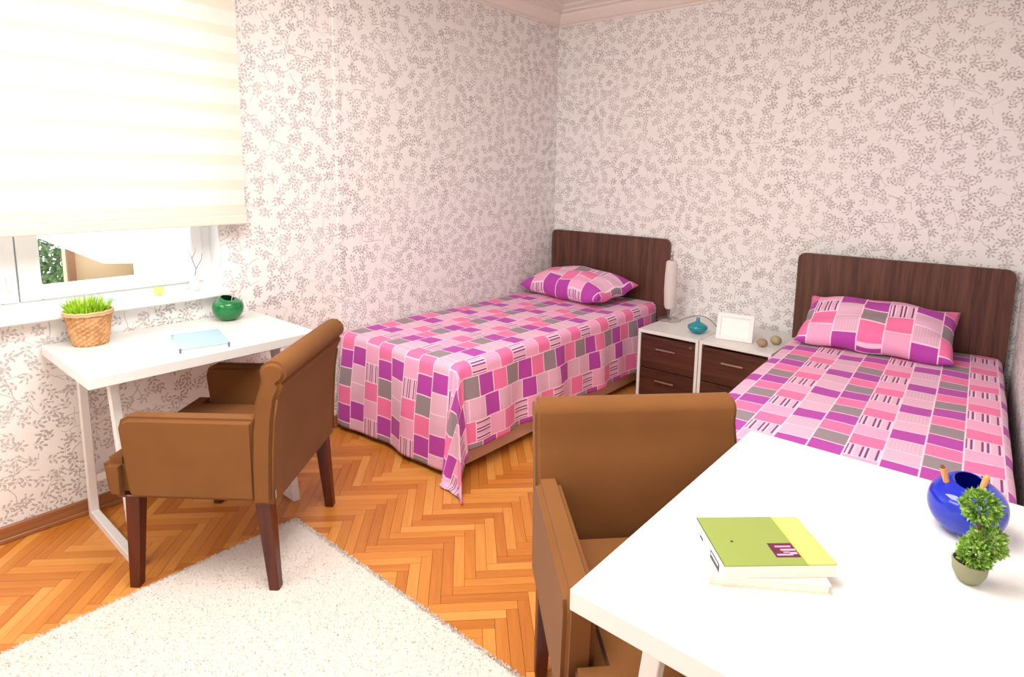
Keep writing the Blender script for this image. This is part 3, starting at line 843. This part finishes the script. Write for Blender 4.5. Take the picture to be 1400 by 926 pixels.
# ------------------------------------------------------------------ armchairs
def armchair(label, loc, rz, W2=.30):
    t = thing('armchair', label, 'chair', loc, rz, 'brown armchairs at the desks')
    # seat with apron
    bm = bmesh.new(); wi, wo_ = W2-.069, W2-.004
    prism(bm, [(-wi, -.20), (wi, -.20), (wi, .214), (wo_, .214), (wo_, .305), (-wo_, .305), (-wo_, .214), (-wi, .214)], 'xy', .325, .468)
    for v in bm.verts:
        if v.co.y > .29 and v.co.z < .35: v.co.y -= .018
    bmesh.ops.bevel(bm, geom=list(bm.edges), offset=.024, segments=4, affect='EDGES'); finish('seat', bm, M['suede'], t, 'auto')
    # arms
    for s_ in (-1, 1):
        bm = bmesh.new()
        poly = [(-.225, .335), (.200, .335), (.212, .36), (.232, .575), (.222, .606), (.196, .618), (-.225, .620)]
        x0, x1 = (s_*(W2-.068), s_*W2)
        fcs, A, B = prism(bm, poly, 'yz', min(x0, x1), max(x0, x1))
        ed = [e for e in bm.edges if not (abs(e.verts[0].co.x-e.verts[1].co.x) > 1e-5)]
        bmesh.ops.bevel(bm, geom=ed, offset=.014, segments=3, affect='EDGES')
        finish('arm', bm, M['suede'], t, 'auto')
    # back with rolled top
    prof = []
    fr = [(-.205, .325), (-.206, .46), (-.213, .58), (-.230, .68), (-.252, .745)]
    bk = [(0, 0), (-.322, .732), (-.303, .69), (-.291, .62), (-.283, .52), (-.278, .42), (-.276, .325)]
    cx, cz, r_ = -.292, .778, .040
    roll = [(cx+r_*math.cos(a)*1.1, cz+r_*math.sin(a)) for a in [math.radians(v) for v in (10, 35, 60, 85, 110, 135, 160, 188, 215, 238)]]
    prof = fr+roll+bk[1:]
    bm = bmesh.new(); fcs, A, B = prism(bm, prof, 'yz', -W2+.002, W2-.002)
    ed = [e for f in fcs[:2] for e in f.edges]
    bmesh.ops.bevel(bm, geom=ed, offset=.012, segments=3, affect='EDGES')
    finish('backrest', bm, M['suede'], t, 'auto')
    # piping down the rear corners
    for s_ in (-1, 1):
        bm = bmesh.new(); tube(bm, [(s_*(W2-.008), y-.0015, z) for y, z in [(-.276, .34), (-.278, .42), (-.283, .52), (-.291, .62), (-.303, .69)]], .0035, 6)
        finish('piping', bm, M['suede'], t, True)
    for sx in (-1, 1):
        bm = bmesh.new(); taper(bm, (sx*(W2-.032), .222, 0), (sx*(W2-.038), .205, .34), .017, .017, .024, .024); finish('leg', bm, M['legwood'], t)
        bm = bmesh.new(); taper(bm, (sx*(W2-.032), -.262, 0), (sx*(W2-.038), -.235, .34), .017, .017, .024, .026); finish('leg', bm, M['legwood'], t)
    boxo('zipper_pull', M['chrome'], t, -W2+.014, -W2+.024, -.2830, -.279, .345, .375, .001)
    return t
armchair('brown suede armchair pulled up to the desk under the window', (.661, -2.863, 0), math.radians(128.1))
armchair('brown suede armchair in the foreground at the right desk', (2.295, -2.595, 0), math.radians(-134), .285)

# ------------------------------------------------------------------ on the window desk
t = thing('potted_grass', 'bright green grass in a brown woven basket on window desk', 'plant', (.118, -3.150, DZ))
def wv(r, z, a, i):
    return r+(.0022 if (i//3+int(round(z/.009))) % 2 else -.0012)
prof = [(0, .001), (.055, .001)]
for q in range(1, 15): prof.append((.058+.021*(q/15), .009*q))
bm = bmesh.new(); lathe(bm, prof, 90, fn=lambda r, z, a, i: wv(r, z, a, i)*(1.0)); finish('basket', bm, M['wicker'], t)
bm = bmesh.new()
for zz, rr in ((.132, .080), (.124, .0795)):
    ring = [(rr*math.cos(2*PI*i/48), rr*math.sin(2*PI*i/48), zz+.0015*math.sin(i*1.9)) for i in range(49)]
    tube(bm, ring, .0045, 8, False)
finish('basket_rim', bm, M['rimwicker'], t, True)
bm = bmesh.new(); lathe(bm, [(0, .118), (.04, .119), (.076, .114)], 32); finish('soil', bm, M['soil'], t, True)
bm = bmesh.new()
for i in range(190):
    a = random.random()*2*PI; r_ = .066*math.sqrt(random.random()); x, y = r_*math.cos(a), r_*math.sin(a)
    h = random.uniform(.05, .10)*(1.05-.35*r_/.066); lx, ly = x*.35+random.gauss(0, .008), y*.35+random.gauss(0, .008)
    b_ = random.random()*PI; wx, wy = math.cos(b_)*.0034, math.sin(b_)*.0034; z0 = .115
    p = [(x-wx, y-wy, z0), (x+wx, y+wy, z0), (x+lx*.4+wx*.9, y+ly*.4+wy*.9, z0+h*.6), (x+lx*.4-wx*.9, y+ly*.4-wy*.9, z0+h*.6), (x+lx, y+ly, z0+h)]
    v = [bm.verts.new(q) for q in p]; bm.faces.new(v[:4]); bm.faces.new((v[3], v[2], v[4]))
o = finish('grass_blades', bm, M['grass'], t); o['kind'] = 'stuff'

def globe_vase(name, label, loc, r, mat, cut, tilt, az):
    t = thing(name, label, 'vase', loc)
    bm = bmesh.new(); n = 48; prof = []
    b0 = math.radians(-68)
    for i in range(25):
        a = b0+(math.radians(cut)-b0)*i/24; prof.append((r*math.cos(a), r*.93*(math.sin(a)-math.sin(b0))))
    prof = [(0, 0)]+prof
    inner = [(max(0, q[0]-.004), q[1]+(.004 if i < 3 else 0)) for i, q in enumerate(prof[1:])][::-1]
    prof = prof+inner+[(0, .004)]
    lathe(bm, prof, n)
    # slanting, V-shaped mouth
    top = max(v.co.z for v in bm.verts)
    for v in bm.verts:
        if v.co.z > r*1.25:
            k_ = (v.co.z-r*1.25)/(top-r*1.25); ang = math.atan2(v.co.y, v.co.x)-az
            v.co.z -= k_*r*tilt*(.5+.5*math.cos(ang))
    finish('glass_body', bm, mat, t, True); return t
globe_vase('green_vase', 'round emerald green glass vase on the window desk', (.118, -2.617, DZ), .066, M['green_glass'], 62, .28, .3)
t = thing('dried_flower', 'pale pink dried flower standing in the green vase', 'flower', (.118, -2.617, DZ+.008))
bm = bmesh.new(); tube(bm, [(0, 0, 0), (.01, .01, .07), (.02, .02, .125)], .0015, 6); finish('stem', bm, M['pinkpetal'], t, True)
for i in range(5):
    a = i*2*PI/5; bm = bmesh.new(); bmesh.ops.create_icosphere(bm, subdivisions=2, radius=1)
    for v in bm.verts: v.co = Vector((v.co.x*.013, v.co.y*.008, v.co.z*.004))
    bmesh.ops.transform(bm, matrix=Matrix.Translation((.02+.012*math.cos(a), .02+.012*math.sin(a), .128))@Matrix.Rotation(a, 4, 'Z')@Matrix.Rotation(-.5, 4, 'Y'), verts=bm.verts)
    finish('petal', bm, M['pinkpetal'], t, True)
# notebook
t = thing('notebook', 'pale blue covered notebook lying on the window desk', 'notebook', (.408, -2.862, DZ), math.radians(-14))
boxo('back_cover', M['coverwhite'], t, -.125, .125, -.088, .088, 0, .003, .001)
boxo('pages', M['pagewhite'], t, -.121, .121, -.085, .086, .003, .014, 0)
boxo('front_cover', M['paleblue'], t, -.125, .125, -.088, .088, .014, .017, .001)
boxo('spine', M['coverwhite'], t, -.128, -.124, -.088, .088, 0, .017, .001)
for (x, y) in ((.117, -.088), (.117, .078), (-.10, -.088)):
    boxo('corner_clip', M['cord'], t, x+.002, x+.009, y+.001, y+.008, -.0003, .0185, .001)

# ------------------------------------------------------------------ on the foreground desk
t = thing('green_book', 'olive green book lying on top of the cream book', 'book', (2.5665, -2.783, DZ+.018), math.radians(42.5))
bw, bd = .196, .144
boxo('back_cover', M['coverwhite'], t, -bw/2, bw/2, -bd/2, bd/2, 0, .002, 0)
boxo('pages', M['pagewhite'], t, -bw/2+.003, bw/2-.002, -bd/2+.0015, bd/2-.002, .002, .021, 0)
boxo('spine', M['coverwhite'], t, -bw/2-.003, -bw/2+.003, -bd/2, bd/2, 0, .0232, .001)
boxo('front_cover', M['covergreen'], t, -bw/2, bw/2-.049, -bd/2, bd/2, .021, .0232, .0004)
boxo('cover_flap', M['coverlime'], t, bw/2-.049, bw/2, -bd/2, bd/2, .021, .0230, .0004)
boxo('flap_edge', flat('yellow_green_line', (184, 192, 78), .4), t, bw/2-.051, bw/2-.048, -bd/2, bd/2, .0225, .0234, 0)
pr_ = boxo('cover_print', M['maroon'], t, .002, .045, -.052, -.012, .0232, .0235, 0)
for (a, b_, c_, d_) in ((.012, .040, -.024, -.020), (.018, .044, -.034, -.029), (.006, .034, -.047, -.043), (.030, .043, -.044, -.038), (.020, .032, -.040, -.037)):
    boxo('print_streak', M['printpink'], pr_, a, b_, c_, d_, .0235, .0237, 0)
bm = bmesh.new(); lathe(bm, [(0, .0236), (.0025, .0236), (.0025, .0232)], 12, c=(-.058, -.005, 0)); finish('cover_emblem', bm, M['ink'], t)
boxo('spine_label', M['ink'], t, -bw/2-.0036, -bw/2-.003, -.062, -.020, .004, .019, 0)
boxo('spine_label', M['coverwhite'], t, -bw/2-.0040, -bw/2-.0036, -.058, -.024, .013, .016, 0)
boxo('spine_mark', M['ink'], t, -bw/2-.0036, -bw/2-.003, .018, .034, .008, .013, 0)
t = thing('cream_book', 'thin cream paperback under the green book', 'book', (2.567, -2.798, DZ), math.radians(34))
boxo('back_cover', M['covercream'], t, -.098, .098, -.068, .066, 0, .002, 0)
boxo('pages', M['pagewhite'], t, -.096, .095, -.066, .065, .002, .015, 0)
boxo('front_cover', M['covercream'], t, -.098, .098, -.068, .066, .015, .0175, .0004)
boxo('spine', M['covercream'], t, -.101, -.096, -.068, .066, 0, .0175, .001)

globe_vase('blue_vase', 'round cobalt blue glass vase on the foreground desk', (2.838, -2.424, DZ), .066, M['blue_glass'], 64, .22, -1.2)
for i, (dx, dy, tx, ty, l, lb) in enumerate(((-.008, -.006, -.036, -.014, .118, 'left light wooden stick standing in the blue vase'), (.004, -.008, .020, .014, .112, 'right light wooden stick standing in the blue vase'))):
    t = thing('wooden_stick', lb, 'stick', (2.838+dx, -2.424+dy, DZ+.008), 0, 'wooden sticks in the blue vase')
    bm = bmesh.new(); tube(bm, [(0, 0, 0), (tx, ty, l)], .0055, 10); finish('shaft', bm, M['stick'], t, 'auto')
    bm = bmesh.new(); tube(bm, [(tx*.985, ty*.985, l*.985), (tx*1.05, ty*1.05, l*1.04)], [.0055, .003], 10); finish('tip', bm, M['twig'] if i == 0 else M['stick'], t, 'auto')

t = thing('topiary_plant', 'small boxwood topiary with round leaf balls in olive pot', 'plant', (2.857, -2.603, DZ))
bm = bmesh.new(); lathe(bm, [(0, 0), (.012, 0), (.019, .007), (.025, .020), (.027, .038), (.0245, .039), (.023, .032), (0, .031)], 32); finish('pot', bm, M['potgreen'], t, 'auto')
bm = bmesh.new(); lathe(bm, [(0, .034), (.023, .032)], 20); finish('soil', bm, M['soil'], t)
bm = bmesh.new(); tube(bm, [(0, 0, .03), (.004, .01, .08), (.008, .0, .13)], .003, 8); finish('stem', bm, M['twig'], t, True)
def ball(c, r, n, mt):
    bm = bmesh.new()
    for _ in range(n):
        d = Vector((random.gauss(0, 1), random.gauss(0, 1), random.gauss(0, 1))).normalized()
        p = Vector(c)+d*r*random.uniform(.62, 1.0); up = (d+Vector((random.gauss(0, .5), random.gauss(0, .5), random.gauss(0, .5)))).normalized()
        sd = up.orthogonal().normalized(); sd.rotate(Matrix.Rotation(random.random()*6.28, 3, up)); nn = up.cross(sd)
        L, Wd = random.uniform(.008, .012), .0028
        v = [bm.verts.new(q) for q in (p, p+up*L*.5+sd*Wd+nn*.0008, p+up*L, p+up*L*.5-sd*Wd+nn*.0008)]
        bm.faces.new(v)
    o = finish('leaf_ball', bm, mt, t); o['kind'] = 'stuff'
ball((.006, -.004, .058), .023, 750, M['topi']); ball((.020, .010, .078), .024, 750, M['topi2']); ball((.004, .008, .136), .025, 850, M['topi'])

# unseen housing added above the overhead fill; it gives off no light itself
t = thing('added_lamp_housing', 'flat square white housing added over the ceiling fill light, out of view', 'lamp', (1.75, -3.1, HC))
boxo('housing', M['upvc'], t, -.66, .66, -.66, .66, -.06, 0, .01, 2)
